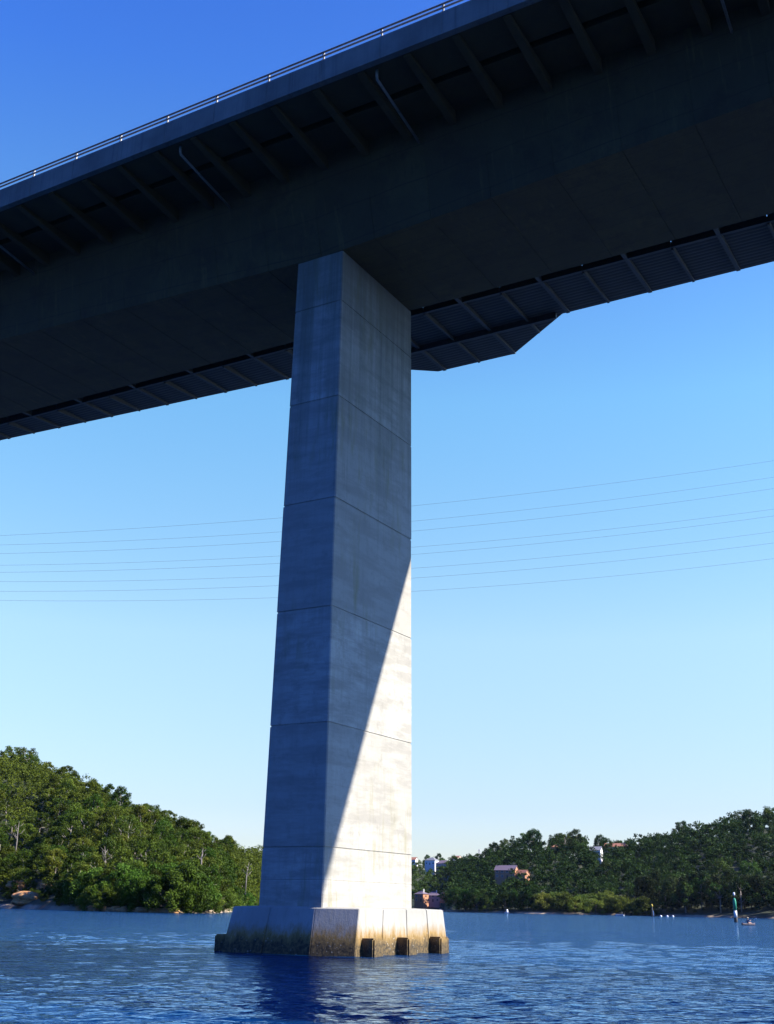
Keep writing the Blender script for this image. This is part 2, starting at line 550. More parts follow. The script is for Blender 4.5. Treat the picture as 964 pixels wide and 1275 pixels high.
for rb in ribs:
    mb = MB()
    w = .17
    prof = [(-8.68, 33.74), (-8.68, 33.62), (-6.6, 33.36), (-4.05, 33.06), (-4.05, 33.735), (-4.4, 33.745)]
    mb.loft([[(rb - w, y, z + ZO) for y, z in prof], [(rb + w, y, z + ZO) for y, z in prof]])
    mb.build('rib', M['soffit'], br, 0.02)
for s in (-1, 1):
    mb = MB()
    prof = [(s * 9.0, 33.72), (s * 9.0, 34.80), (s * 8.97, 34.88), (s * 8.74, 34.90), (s * 8.722, 34.0), (s * 8.73, 33.70)]
    secs = []
    for k in range(-51, 33):
        b = .62 + 2.93 * k
        for o_, g in ((-.03, 0), (-.015, .02), (.015, .02), (.03, 0)):
            secs.append([(b + o_, y - s * g * (1 if i < 3 else 0), z + ZO) for i, (y, z) in enumerate(prof)])
    mb.loft(secs)
    par = mb.build('parapet', M['parapet'], br)
    if s < 0:
        for k in range(-24, 9):
            b = .62 + 2.93 * k
            mb = MB()
            mb.box(b - .05, b + .05, -8.95, -8.78, 34.89 + ZO, 34.92 + ZO)
            mb.box(b - .028, b + .028, -8.90, -8.83, 34.92 + ZO, 35.38 + ZO)
            mb.box(b - .03, b + .03, -8.97, -8.83, 35.12 + ZO, 35.18 + ZO)
            mb.build('railing_post', M['galv'], par)
    mb = MB(); mb.tube([(-150, s * 8.93, 35.10 + ZO), (95, s * 8.93, 35.10 + ZO)], .045, 8); mb.build('rail', M['galv'], par)
    mb = MB(); mb.tube([(-150, s * 8.93, 35.30 + ZO), (95, s * 8.93, 35.30 + ZO)], .045, 8); mb.build('rail', M['railtop'], par)
# drain pipes under the overhang
for b in (5.95, -4.75, -18.2, 20.0, -31.5):
    mb = MB()
    mb.tube([(b + .06, -8.42, 33.74 + ZO), (b + .05, -8.42, 33.46 + ZO), (b, -8.3, 33.36 + ZO), (b - .15, -3.95, 32.85 + ZO)], .06, 10)
    mb.build('drain_pipe', M['pipe'], br)

# shared walkway slung from the far side
ZW = 31.0 + ZO
outl = [(-60, 7.4), (-33.9, 8.7), (-21, 9.45), (-11, 10.0), (-6.8, 10.3), (-2.45, 13.45), (2.55, 13.48), (6.85, 10.32), (95, 10.35)]
inn = 6.3


def out_y(x):
    return float(np.interp(x, [p[0] for p in outl], [p[1] for p in outl]))


mb = MB()
lo = [(x, y, ZW) for x, y in outl] + [(95, inn, ZW), (-60, inn, ZW)]
n = len(lo)
vs = lo + [(x, y, z + .09) for x, y, z in lo]
mb.add(vs, [tuple(range(n - 1, -1, -1)), tuple(range(n, 2 * n))] + [(i, (i + 1) % n, n + (i + 1) % n, n + i) for i in range(n)])
walk = mb.build('shared_walkway', M['planks'], br)
for k in range(-22, 14):
    b = .37 + 2.29 * k
    long_ = (k % 2 == 1)
    oy = out_y(b) - .12
    y0 = 3.7 if long_ else inn + .1
    w = .10 if long_ else .06
    mb = MB()
    mb.loft([[(b - w, y0, ZW - .30), (b - w, y0, ZW - .004), (b - w, oy, ZW - .004), (b - w, oy, ZW - .12)],
             [(b + w, y0, ZW - .30), (b + w, y0, ZW - .004), (b + w, oy, ZW - .004), (b + w, oy, ZW - .12)]])
    mb.build('bracket', M['beam'], walk)
mb = MB(); mb.box(-60, 95, inn + .02, inn + .10, ZW - .22, ZW - .005); mb.build('inner_beam', M['beam'], walk)
mb = MB(); mb.box(-6.6, 6.6, 9.96, 10.10, ZW - .34, ZW - .006); mb.build('bay_beam', M['steel'], walk)
for k in range(-22, 14):
    b = .37 + 2.29 * k
    mb = MB(); mb.box(b + .02, b + 2.27, inn - .06, inn - .01, ZW - .24, ZW + 1.15); mb.build('screen_panel', M['steel'], walk)
mb = MB()
for i in range(len(outl) - 1):
    p, q = outl[i], outl[i + 1]
    for zz_ in (.35, .75, 1.15):
        mb.tube([(p[0], p[1] - .06, ZW + .09 + zz_), (q[0], q[1] - .06, ZW + .09 + zz_)], .018, 6)
for k in range(-24, 14):
    x = 1.5 + 2.29 * k
    mb.box(x - .02, x + .02, out_y(x) - .09, out_y(x) - .05, ZW + .09, ZW + 1.3)
mb.build('handrail', M['steel'], walk)

# ------------------------------------------------------------------ terrain
AZK = [-70, -40, -17.0, -15.3, -12.8, -9.5, -7.7, -6.9, -5.6, -3.0, 0.0, 1.5, 3.05, 3.35, 7.0, 10.0, 14.0, 18.0, 40, 70]
DSH = [600, 440, 318, 290, 264, 250, 262, 335, 430, 620, 860, 960, 960, 730, 700, 690, 670, 640, 600, 600]
CRA = [-70, -40, -17.8, -15.5, -13.75, -12.0, -10.4, -9.1, -8.2, -7.1, -6.0, -4.5, 0, 1.6, 3.2, 4.0, 4.9, 6.0, 7.2, 8.7, 10.2, 12.0, 13.6, 15.8, 18.0, 40, 70]
CRD = [900, 800, 560, 520, 455, 430, 425, 430, 440, 510, 590, 900, 1250, 1300, 1300, 1150, 980, 950, 940, 940, 940, 940, 930, 920, 900, 900, 900]
CRT = [.10, .115, .1145, .1035, .093, .079, .0686, .062, .0520, .0488, .046, .042, .038, .0375, .0365, .0370, .0425, .0520, .0596, .0566, .0536, .0570, .0655, .0730, .0804, .10, .10]


def shore(a): return np.interp(a, AZK, DSH)


def treeh(a): return np.interp(a, [-20, -6, 0, 4, 5, 18], [7.0, 8.0, 8, 9, 12, 13])


def crest(a):
    d = np.interp(a, CRA, CRD)
    return d, np.interp(a, CRA, CRT) * d - treeh(a) + EYE


def ground(a, d):
    """terrain height at azimuth a (degrees from north) and distance d from the river bend"""
    s0 = shore(a)
    dc, hc = crest(a)
    s = (d - s0) / np.maximum(dc - s0, 1)
    up = np.clip(s, 0, 1)
    z = 1.1 * np.clip((d - s0) / 6, -2.5, 1) + (hc - 1.1) * (0.55 * up + 0.45 * (1 - np.cos(np.pi * up)) / 2)
    z = z - np.clip(s - 1, 0, 3) * hc * 0.28
    return z + 0.9 * np.sin(d * .11 + a * 3) * np.clip(s * 4, 0, 1)


aa = np.concatenate([np.arange(-70, -20, 2.5), np.arange(-20, 20, .2), np.arange(20, 71, 2.5)])
ss = np.concatenate([np.linspace(-.12, .1, 12), np.linspace(.14, 1.1, 40), np.linspace(1.2, 4, 12)])
A, S = np.meshgrid(aa, ss, indexing='ij')
D = shore(A) + S * (crest(A)[0] - shore(A))
D = np.where(S < 0, shore(A) + S * 130, D)
Z = ground(A, D)
V = np.stack([D * np.sin(np.radians(A)), D * np.cos(np.radians(A)), Z], -1).reshape(-1, 3)
na, ns = A.shape
idx = np.arange(na * ns).reshape(na, ns)
F = np.stack([idx[:-1, :-1], idx[1:, :-1], idx[1:, 1:], idx[:-1, 1:]], -1).reshape(-1, 4)[:, ::-1]
hill = link('hills', mesh_np('hills', V, F, smooth=True), M['hill'])
tag(hill, 'wooded hills rising from both shores of the river', kind='structure')

# ------------------------------------------------------------------ water: one sheet to the horizon, ripples in the mesh
az_d = np.linspace(-R(27), R(27), 760)
az_c = np.linspace(R(27), 2 * np.pi - R(27), 62)[1:-1]
th = np.concatenate([az_d, az_c])
rr = np.concatenate([[1.0], np.geomspace(6, 14, 30), np.geomspace(14.1, 300, 620), np.geomspace(305, 3500, 50)])
T, RR = np.meshgrid(th, rr, indexing='ij')
X, Y = RR * np.sin(T), RR * np.cos(T)
Zw = np.zeros_like(X)
step = np.gradient(rr)[None, :] * np.ones_like(X)
wr = np.random.default_rng(3)
for i in range(72):
    lam = 0.26 * (1.7 / 0.26) ** wr.random()
    ang = R(186) + wr.normal(0, 0.42)
    k = 2 * np.pi / lam
    amp = 0.0155 * lam ** 0.8 / 4.2
    fade = np.clip((lam / step - 2.2) / 2.0, 0, 1)
    ph = k * (X * np.sin(ang) + Y * np.cos(ang)) + wr.random() * 6.28
    Zw += amp * fade * (np.sin(ph) + 0.25 * np.sin(2 * ph + .6))
gust = 0.85 + 0.45 * np.sin(X * .07 + Y * .05) * np.sin(Y * .09 - X * .03 + 1)
Zw *= gust
nt, nr = X.shape
Zw[760:, :] = 0
idx = np.arange(nt * nr).reshape(nt, nr)
nx = np.roll(idx, -1, axis=0)
F = np.stack([idx[:, :-1], idx[:, 1:], nx[:, 1:], nx[:, :-1]], -1).reshape(-1, 4)[:, ::-1]
water = link('water', mesh_np('water', np.stack([X, Y, Zw], -1).reshape(-1, 3), F, smooth=True), M['water'])
tag(water, 'blue rippled river water around the pier', kind='structure')


# ------------------------------------------------------------------ trees
def leaves(cents, rads, per, size, r, flat=.75):
    n = len(cents) * per
    ci = np.repeat(np.arange(len(cents)), per)
    d = r.normal(size=(n, 3)); d /= np.linalg.norm(d, axis=1)[:, None]
    rad = r.random(n) ** .45
    P = cents[ci] + d * rad[:, None] * rads[ci][:, None] * np.array([1, 1, flat])
    a = r.normal(size=(n, 3)) + d * .25; a /= np.linalg.norm(a, axis=1)[:, None]
    nb = d * .9 + r.normal(size=(n, 3)) * .7 + np.array([0, 0, .45])
    b = np.cross(nb, a); b /= np.linalg.norm(b, axis=1)[:, None] + 1e-9
    L = size * (.6 + .8 * r.random(n))[:, None]
    W = L * .5
    V = np.stack([P - a * L / 2, P + b * W / 2, P + a * L / 2, P - b * W / 2], 1).reshape(-1, 3)
    F = np.arange(n * 4).reshape(n, 4)
    tone = np.clip(r.random(len(cents))[ci] * .75 + r.random(n) * .35 - .05, 0, 1)
    return V, F, np.repeat(tone, 4)


def gum(seed, kind):
    """crown mesh and trunk mesh of one tree, about 9 m tall"""
    r = np.random.default_rng(seed)
    mb = MB()
    H = 9.0
    if kind == 'gum':
        nc, Rc, z0, z1, per, size = 20, 3.3, 2.6, 8.6, 170, .44
    elif kind == 'open':
        nc, Rc, z0, z1, per, size = 19, 3.5, 4.8, 8.8, 130, .42
    elif kind == 'bush':
        nc, Rc, z0, z1, per, size = 22, 3.2, 1.0, 6.8, 170, .44
    elif kind == 'spire':
        nc, Rc, z0, z1, per, size = 18, 2.3, 1.2, 9.0, 150, .42
    else:
        nc, Rc, z0, z1, per, size = 22, 3.6, 0.5, 5.6, 190, .38
    cents, rads = [], []
    for i in range(nc):
        u = (i + r.random()) / nc
        z = z0 + (z1 - z0) * u
        k = (z - z0) / (z1 - z0)
        if kind == 'open': env = .55 + .45 * math.sin(math.pi * min(1, k * .8 + .2))
        elif kind == 'spire': env = 1.1 - k * .95
        else: env = math.sqrt(max(0.05, 1 - (k * 1.05 - .28) ** 2 * 1.7))
        q = i * 2.4 + r.normal() * .5
        rad = Rc * env * (.35 + .65 * math.sqrt(r.random()))
        cents.append((rad * math.cos(q), rad * math.sin(q), z))
        rads.append((.75 + .75 * r.random()) * (1.0 if kind != 'open' else .9))
    cents, rads = np.array(cents), np.array(rads)
    lean = r.normal(size=2) * .25
    forks = [(0, 0, -.6), (lean[0] * .4, lean[1] * .4, z0 * .55), (lean[0], lean[1], max(z0 * .95, 1.2)), (lean[0] * 1.6, lean[1] * 1.6, (z0 + z1) / 2)]
    mb.tube(forks, [.22, .17, .14, .07], 7)
    for c in cents[::2]:
        f0 = np.array(forks[2]) if c[2] < (z0 + z1) / 2 + .8 else np.array(forks[3])
        mid = f0 * .5 + c * .5 + np.array([0, 0, -.25])
        mb.tube([f0, mid, c], [.09, .06, .025], 5)
    V, F, tone = leaves(cents, rads, per, size, r)
    return mesh_np(kind + '_crown', V, F, tone), mb, (cents, rads)


def make_tree(name, seed, kind, leaf, bark):
    root = empty(name)
    cm, tb, info = gum(seed, kind)
    crown = link('crown', cm, leaf, root)
    trunk = tb.build('trunk', bark, root)
    root['category'] = 'tree'
    kids[root.name] = [crown, trunk]
    return root


def at_polar(a, d):
    return Vector((d * math.sin(R(a)), d * math.cos(R(a)), float(ground(a, d)) - .15))


protos = {}
def proto(name, kind, leaf, bark, cnt, seed0):
    protos[(name, kind, leaf)] = [make_tree(name, seed0 + i, kind, M[leaf], M[bark]) for i in range(cnt)]


proto('gum_tree', 'gum', 'leaf_gum', 'bark', 4, 100)
proto('gum_tree', 'bush', 'leaf_gum', 'bark', 3, 130)
proto('gum_tree', 'open', 'leaf_gum', 'bark', 2, 150)
proto('gum_tree', 'gum', 'leaf_far', 'bark', 4, 200)
proto('gum_tree', 'bush', 'leaf_far', 'bark', 3, 230)
proto('gum_tree', 'open', 'leaf_far', 'bark', 2, 250)
proto('mangrove', 'mang', 'leaf_man', 'bark_dark', 3, 300)
proto('mangrove', 'mang', 'leaf_yel', 'bark_dark', 3, 330)
proto('casuarina_tree', 'spire', 'leaf_dark', 'bark_dark', 3, 360)
used = set()


def place(key, a, d, s, label, group=None, sz=1.0, i=None, z=None):
    lst = protos[key]
    pr = lst[random.randrange(len(lst)) if i is None else i]
    p = at_polar(a, d)
    if z is not None: p.z = z
    sc_ = (s * random.uniform(.9, 1.1), s * random.uniform(.9, 1.1), s * sz * random.uniform(.92, 1.1))
    rz = random.uniform(0, 6.28)
    if pr.name not in used:
        used.add(pr.name)
        pr.location, pr.rotation_euler, pr.scale = p, (0, 0, rz), sc_
        pr['label'] = label
        if group: pr['group'] = group
        return pr
    o = copy_thing(pr, p, rz, sc_, label, group)
    if not group and 'group' in o: del o['group']
    return o


# keep-out places: the houses stand in small clearings
HOUSES = []      # (azimuth, distance, clearing radius)


def clear(a, d):
    for ha, hd, hr in HOUSES:
        dx = (a - ha) * math.pi / 180 * d
        if abs(dx) < hr and -hr * .95 < d - hd < hr: return False
    return True


def pix_az(x, y=1100):
    d = ray(x, y)
    return math.degrees(math.atan2(d[0], d[1]))


HSPEC = [
    # x, y of its foot in the photo, distance, half clearing
    (634, 1094, 800, 11), (655, 1096, 796, 6), (527, 1123, 972, 15), (540, 1123, 985, 15), (554, 1123, 975, 15), (563, 1123, 972, 13),
    (516, 1079, 1270, 8), (541, 1081, 1240, 9), (554, 1084, 1225, 9), (570, 1079, 1240, 9), (580, 1081, 1230, 8),
    (694, 1057, 925, 7), (741, 1064, 900, 8), (767, 1056, 925, 9)]
for x, y, d, hr in HSPEC:
    HOUSES.append((pix_az(x), d, hr))

cand = []

def scatter(a0, a1, spacing, zone):
    res = []
    a = a0
    dmin, dmax = 240, 1400
    dd = dmin
    while dd < dmax:
        sp = spacing(dd)
        stp = math.degrees(sp / dd)
        a = a0 + random.random() * stp
        while a < a1:
            aj = a + random.uniform(-.42, .42) * stp
            dj = dd + random.uniform(-.45, .45) * sp
            s0, dc = float(shore(aj)), float(crest(aj)[0])
            if s0 + 5 < dj < dc + 22 and clear(aj, dj) and not (-17.9 < aj < -15.5 and dj < s0 + 9) and not (7.2 < aj < 12.8 and dj < s0 + 34):
                res.append((aj, dj, zone, (dj - s0) / (dc - s0)))
            a += stp
        dd += sp
    return res


cand += scatter(-20.5, -4.8, lambda d: 5.3, 'left')
cand += scatter(3.36, 20.5, lambda d: 10.0, 'right')
cand += scatter(-4.9, 4.9, lambda d: 14.0, 'far')
seen_ = set()
cand = [c for c in cand if not (c[2] == 'right' and c[0] < 3.36) and not (c[2] == 'far' and c[0] > 3.3 and c[1] < float(crest(c[0])[0]) * .93)]


def size_of(c):
    a, d, zone, s = c
    base = {'left': .78, 'right': 1.34, 'far': 1.25}[zone]
    return base * random.uniform(.65, 1.42)


cand = [(size_of(c), c) for c in cand]
cand.sort(key=lambda q: -(q[0] / q[1][1]) * (1.35 if q[1][3] > .93 else 1.0))
indiv = [q for q in cand if q[1][2] != 'far' and -18.9 < q[1][0] < 18.9 and not (-5.2 < q[1][0] < 1)][:262]
ids = set(id(q) for q in indiv)
mass = [q for q in cand if id(q) not in ids]
for s, (a, d, zone, t_) in indiv:
    u = random.random()
    leaf = 'leaf_gum' if zone == 'left' else 'leaf_far'
    kind = 'open' if (u < .3 if t_ > .9 else u < .16) else ('bush' if u < .42 else 'gum')
    where = 'left' if zone == 'left' else 'right'
    if t_ > .9:
        lb, gr = 'gum tree forming the skyline along the %s wooded ridge' % where, 'skyline gum trees on the %s ridge' % where
    elif t_ < .3:
        lb, gr = 'leafy gum tree low on the %s hillside above the shore' % where, 'gum trees low on the %s hillside' % where
    else:
        lb, gr = 'leafy gum tree in the dense wood midway up the %s hillside' % where, 'gum trees midway up the %s hillside' % where
    place(('gum_tree', kind, leaf), a, d, s, lb, gr, 1.0)


def wood(name, trees, leaf, label, nper, seed, size):
    """the trees beyond those built singly, one mass of foliage"""
    r = np.random.default_rng(seed)
    Vs, Fs, Ts, off = [], [], [], 0
    for s, (a, d, zone, t_) in trees:
        p = np.array(at_polar(a, d))
        nc = 11
        cents = r.normal(size=(nc, 3)) * np.array([1.7, 1.7, 1.7]) * s + p + np.array([0, 0, 5.0 * s])
        rads = (1.0 + .8 * r.random(nc)) * s
        V, F, T_ = leaves(cents, rads, nper, size * s, r)
        T_ = np.clip(T_ + (r.random() - .5) * .5, 0, 1)
        Vs.append(V); Fs.append(F + off); Ts.append(T_); off += len(V)
    if not Vs: return
    me = mesh_np(name, np.concatenate(Vs), np.concatenate(Fs), np.concatenate(Ts))
    tag(link(name, me, M[leaf]), label, 'woodland', kind='stuff')


wood('hillside_woodland', [q for q in mass if q[1][2] == 'left'], 'leaf_gum', 'mass of green gum woodland filling the left hillside', 48, 5, .75)
wood('hillside_woodland', [q for q in mass if q[1][2] == 'right'], 'leaf_far', 'mass of dark green woodland filling the right hillside', 44, 6, .85)
wood('hillside_woodland', [q for q in mass if q[1][2] == 'far'], 'leaf_far', 'distant bluish woodland below the hilltop houses beside the pier', 44, 7, .85)

# mangroves and casuarinas at the water
for i in range(30):
    a = -15.6 + i * .262 + random.uniform(-.06, .06)
    if -16.9 < a < -14.55: continue
    big = 1.28 if -9.9 < a < -8.3 else .92
    d0 = float(shore(a)) + random.uniform(-1, 7)
    place(('mangrove', 'mang', 'leaf_man'), a, d0, big * random.uniform(.8, 1.12), 'bright green mangrove hanging over the water along the left shore', 'mangroves along the left shore', 1.05)
for i, (x, dd_) in enumerate(((12, 9), (26, 10), (41, 11), (55, 7), (58, 13), (78, 3), (84, 8), (47, 15), (18, 15))):
    a = pix_az(x, 1110)
    place(('mangrove', 'mang', 'leaf_man'), a, float(shore(a)) + dd_, random.uniform(.32, .5), 'low green shrub among the sandstone ledges on the left shore', 'shrubs by the sandstone ledges', .9)
for i in range(12):
    a = -14.4 + i * .55 + random.uniform(-.1, .1)
    place(('mangrove', 'mang', 'leaf_man'), a, float(shore(a)) + random.uniform(9, 16), random.uniform(.9, 1.2), 'bright green mangrove standing behind the left shore front row', 'mangroves behind the left shore', 1.1)
for i in range(12):
    a = -7.55 + i * .17
    place(('mangrove', 'mang', 'leaf_man'), a, float(shore(a)) + random.uniform(0, 6), random.uniform(.7, .95), 'green mangrove in the shaded inlet beside the pier', 'mangroves in the inlet by the pier', 1.0)
for i in range(26):
    a = 7.55 + i * .195 + random.uniform(-.06, .06)
    place(('mangrove', 'mang', 'leaf_yel'), a, float(shore(a)) + random.uniform(0, 22), random.uniform(1.25, 1.9), 'low yellow-green mangrove on the right shore', 'low mangroves on the right shore', .85)
for i in range(24):
    a = 12.2 + i * .29 + random.uniform(-.08, .08)
    place(('casuarina_tree', 'spire', 'leaf_dark'), a, float(shore(a)) + random.uniform(8, 30), random.uniform(1.7, 2.3), 'tall dark casuarina crowded behind the beach on the right shore', 'dark casuarinas on the right shore', .95)
for i in range(16):
    a = 3.55 + i * .26 + random.uniform(-.06, .06)
    place(('gum_tree', 'bush', 'leaf_far'), a, float(shore(a)) + random.uniform(2, 14), random.uniform(1.2, 1.7), 'dark leafy tree leaning over the water on the right headland', 'shore trees on the right headland', 1.0)

# trees one can tell apart on the skylines
def single(key, x, ytop, dist, label, s, sz=1.0, i=None):
    a = pix_az(x, ytop)
    p = look(x, ytop, dist)
    lst = protos[key]
    hgt = 9.0 * s * sz if key[1] != 'bush' else 7.4 * s * sz
    place(key, a, dist, s, label, None, sz, i, z=p.z - hgt)


single(('gum_tree', 'open', 'leaf_gum'), 33, 929, 545, 'feathery open-crowned gum tree highest on the left ridge', 1.5, 1.0, 0)
single(('gum_tree', 'open', 'leaf_gum'), 202, 1010, 432, 'umbrella-shaped gum tree alone on the left skyline slope', .95, 1.0, 1)
single(('gum_tree', 'gum', 'leaf_gum'), 231, 1021, 428, 'broad rounded gum tree with a brown tinge on the left skyline', 1.05, 1.0, 1)
single(('gum_tree', 'open', 'leaf_far'), 663, 1034, 905, 'wide spreading gum tree tallest above the brick house', 1.9, 1.0, 0)
single(('gum_tree', 'gum', 'leaf_far'), 717, 1033, 915, 'round-topped tree standing between the ridge-top roofs', 1.7, 1.0, 2)
single(('gum_tree', 'bush', 'leaf_far'), 746, 1040, 925, 'dense dark bushy tree directly behind the grey-roofed house', 1.45, 1.0, 1)
single(('gum_tree', 'bush', 'leaf_far'), 532, 1063, 1265, 'round dark tree on the far ridge beside the white house', 1.15, 1.0, 0)
single(('gum_tree', 'bush', 'leaf_far'), 547, 1062, 1275, 'taller round dark tree behind the grey-roofed far houses', 1.25, 1.0, 2)

# bleached bare trees in the left wood
def bare(x, y, dist, hgt, label):
    r = np.random.default_rng(int(x))
    p = look(x, y, dist)
    root = tag(empty('dead_tree', p, float(r.random() * 6)), label, 'dead tree')
    mb = MB()
    mb.tube([(0, 0, -3.5), (.15, 0, hgt * .3), (.3, .1, hgt * .55), (.75, .1, hgt)], [.26, .2, .15, .04], 7)
    mb.build('trunk', M['bark_white'], root)
    for k in range(6):
        z = hgt * (.3 + .1 * k)
        q = k * 2.2 + r.random()
        L = hgt * (.42 - .04 * k)
        mb = MB()
        b0 = Vector((.15 + .1 * k, .03, z))
        e = b0 + Vector((math.cos(q) * L * .75, math.sin(q) * L * .75, L * .65))
        m_ = b0.lerp(e, .5) + Vector((0, 0, -.15 * L))
        mb.tube([b0, m_, e], [.11, .08, .025], 6)
        mb.tube([m_, m_ + Vector((math.cos(q + 1) * L * .3, math.sin(q + 1) * L * .3, L * .35))], [.05, .015], 5)
        mb.build('branch', M['bark_white'], root)


bare(131, 1083, 292, 5.4, 'bleached forked dead tree above the mangroves, nearer the middle of the left wood')
bare(105, 1080, 310, 3.6, 'thin bleached dead tree uphill to the left of the forked one')
bare(250, 1080, 285, 4.4, 'bleached dead tree with spread branches above the big mangrove')
bare(20, 1056, 365, 7.6, 'tall pale bare tree at the far left of the wood')
bare(306, 1098, 352, 5.5, 'slender pale bare trunk close beside the pier')


# ------------------------------------------------------------------ rocks on the left shore
def rock(name, x, y, dist, sx, sy, sz, seed, label, group=None, z=None):
    r = np.random.default_rng(seed)
    bm = bmesh.new()
    bmesh.ops.create_icosphere(bm, subdivisions=4, radius=1)
    ph = r.random(9) * 6.28
    for v_ in bm.verts:
        c = v_.co
        c.x = math.copysign(abs(c.x) ** .62, c.x)
        c.y = math.copysign(abs(c.y) ** .62, c.y)
        c.z = math.copysign(abs(c.z) ** .6, c.z)
        k = 1 + .10 * math.sin(3.1 * c.x + ph[0]) * math.sin(2.7 * c.y + ph[1]) + .07 * math.sin(7 * c.x + 5 * c.y + ph[2])
        led = .09 * math.copysign(abs(math.sin(c.z * 5.5 + ph[3] + .8 * c.x)) ** .4, math.sin(c.z * 5.5 + ph[3] + .8 * c.x))
        v_.co = Vector((c.x * sx * (k + led), c.y * sy * (k + led), c.z * sz * (1 + .10 * math.sin(2.3 * c.x + ph[4]) + .06 * math.sin(6 * c.y + ph[5]))))
    me = bpy.data.meshes.new(name)
    bm.to_mesh(me); bm.free()
    for p_ in me.polygons: p_.use_smooth = True
    o = link(name, me, M['sandstone'])
    p = look(x, y, dist)
    o.location = (p.x, p.y, (z if z is not None else p.z))
    o.rotation_euler = (0, 0, r.random() * .8 - .4 - R(pix_az(x)))
    tag(o, label, 'boulder', group)
    return o


rock('sandstone_outcrop', 33, 1119, 313, 3.7, 2.4, 1.6, 1, 'largest orange layered sandstone ledge at the water on the left shore')
rock('sandstone_outcrop', 68, 1125, 298, 1.7, 1.2, 0.75, 2, 'small orange sandstone boulder beside a dark cave at the waterline')
rock('sandstone_outcrop', 20, 1102, 322, 2.1, 1.6, 1.1, 3, 'pale grey sandstone block up the bank over the big ledge')
rock('sandstone_outcrop', 62, 1103, 310, 2.2, 1.6, 0.75, 4, 'flat pale sandstone slab under trees above the small boulder')
for k in range(20):
    x = 96 + k * 6.6 + random.uniform(-2, 2)
    a = pix_az(x, 1130)
    rock('shore_rock', x, 1131, float(shore(a)) - 1.5 + random.uniform(-.8, .8), random.uniform(.5, 1.1), random.uniform(.5, .9), random.uniform(.35, .8), 20 + k,
         'brown rock among the mangrove roots along the left waterline', 'rocks under the left mangroves', z=random.uniform(.15, .5))


# ------------------------------------------------------------------ houses
def house(x, y, dist, w, dp, h, wall, roof, label, face, roofh=2.0, gable=True, chimney=False, storeys=1):
    p = look(x, y, dist)
    a = pix_az(x, y)
    gz = float(ground(a, dist))
    root = tag(empty('house', (p.x, p.y, p.z), -R(a) + face), label, 'house')
    base = min(gz, p.z) - p.z - 1.5
    mb = MB()
    mb.box(-w / 2, w / 2, -dp / 2, dp / 2, base, h)
    if gable:
        mb.add([(-w / 2 + .01, -dp / 2, h), (-w / 2 + .01, dp / 2, h), (-w / 2 + .01, 0, h + roofh - .1), (w / 2 - .01, -dp / 2, h), (w / 2 - .01, dp / 2, h), (w / 2 - .01, 0, h + roofh - .1)],
               [(0, 1, 2), (3, 5, 4), (0, 3, 4, 1), (0, 2, 5, 3), (1, 4, 5, 2)])
    mb.build('wall', M[wall], root)
    e, tk = .5, .16
    mb = MB()
    if gable:
        for s in (-1, 1):
            zz_ = h - e * roofh / (dp / 2)
            q0 = [(-w / 2 - .4, s * (dp / 2 + e), zz_), (w / 2 + .4, s * (dp / 2 + e), zz_), (w / 2 + .4, 0, h + roofh), (-w / 2 - .4, 0, h + roofh)]
            vs = [(x_, y_, z_ + .02) for x_, y_, z_ in q0] + [(x_, y_, z_ + .02 + tk) for x_, y_, z_ in q0]
            mb.add(vs, [(3, 2, 1, 0), (4, 5, 6, 7), (0, 1, 5, 4), (1, 2, 6, 5), (2, 3, 7, 6), (3, 0, 4, 7)])
    else:
        W, D_ = w / 2 + e, dp / 2 + e
        k = max(.2, W - D_)
        vs = [(-W, -D_, h + .01), (W, -D_, h + .01), (W, D_, h + .01), (-W, D_, h + .01), (-k, 0, h + roofh), (k, 0, h + roofh)]
        mb.add(vs, [(3, 2, 1, 0), (0, 1, 5, 4), (1, 2, 5), (2, 3, 4, 5), (3, 0, 4)])
    rf = mb.build('roof', M[roof], root)
    if chimney:
        mb = MB(); mb.box(w * .18, w * .18 + .8, -.4, .4, h + .3, h + roofh + 1.1); mb.box(w * .18 - .08, w * .18 + .88, -.48, .48, h + roofh + 1.1, h + roofh + 1.25)
        mb.build('chimney', M['render_white'], rf)
    nwin = max(2, int(w / 3.2))
    for fl in range(storeys):
        z0 = .9 + fl * 2.8
        for k in range(nwin):
            xx = -w / 2 + w * (k + .5) / nwin
            if fl == 0 and k == nwin // 2:
                mb = MB(); mb.box(xx - .5, xx + .5, -dp / 2 - .05, -dp / 2 + .02, .02, 2.1); mb.build('door', M['timber_dark'], root); continue
            mb = MB(); mb.box(xx - .75, xx + .75, -dp / 2 - .06, -dp / 2 + .02, z0, z0 + 1.3); wn = mb.build('window', M['glass_dark'], root)
            mb = MB()
            for q in ((xx - .83, xx - .75, z0 - .08, z0 + 1.38), (xx + .75, xx + .83, z0 - .08, z0 + 1.38), (xx - .75, xx + .75, z0 + 1.3, z0 + 1.38), (xx - .75, xx + .75, z0 - .08, z0), (xx - .03, xx + .03, z0, z0 + 1.3)):
                mb.box(q[0], q[1], -dp / 2 - .10, -dp / 2 - .061, q[2], q[3])
            mb.build('frame', M['trim_white'], wn)
        mb = MB(); mb.box(w / 2 - .02, w / 2 + .05, -.8, .8, z0, z0 + 1.3); mb.build('window', M['glass_dark'], root)
    return root


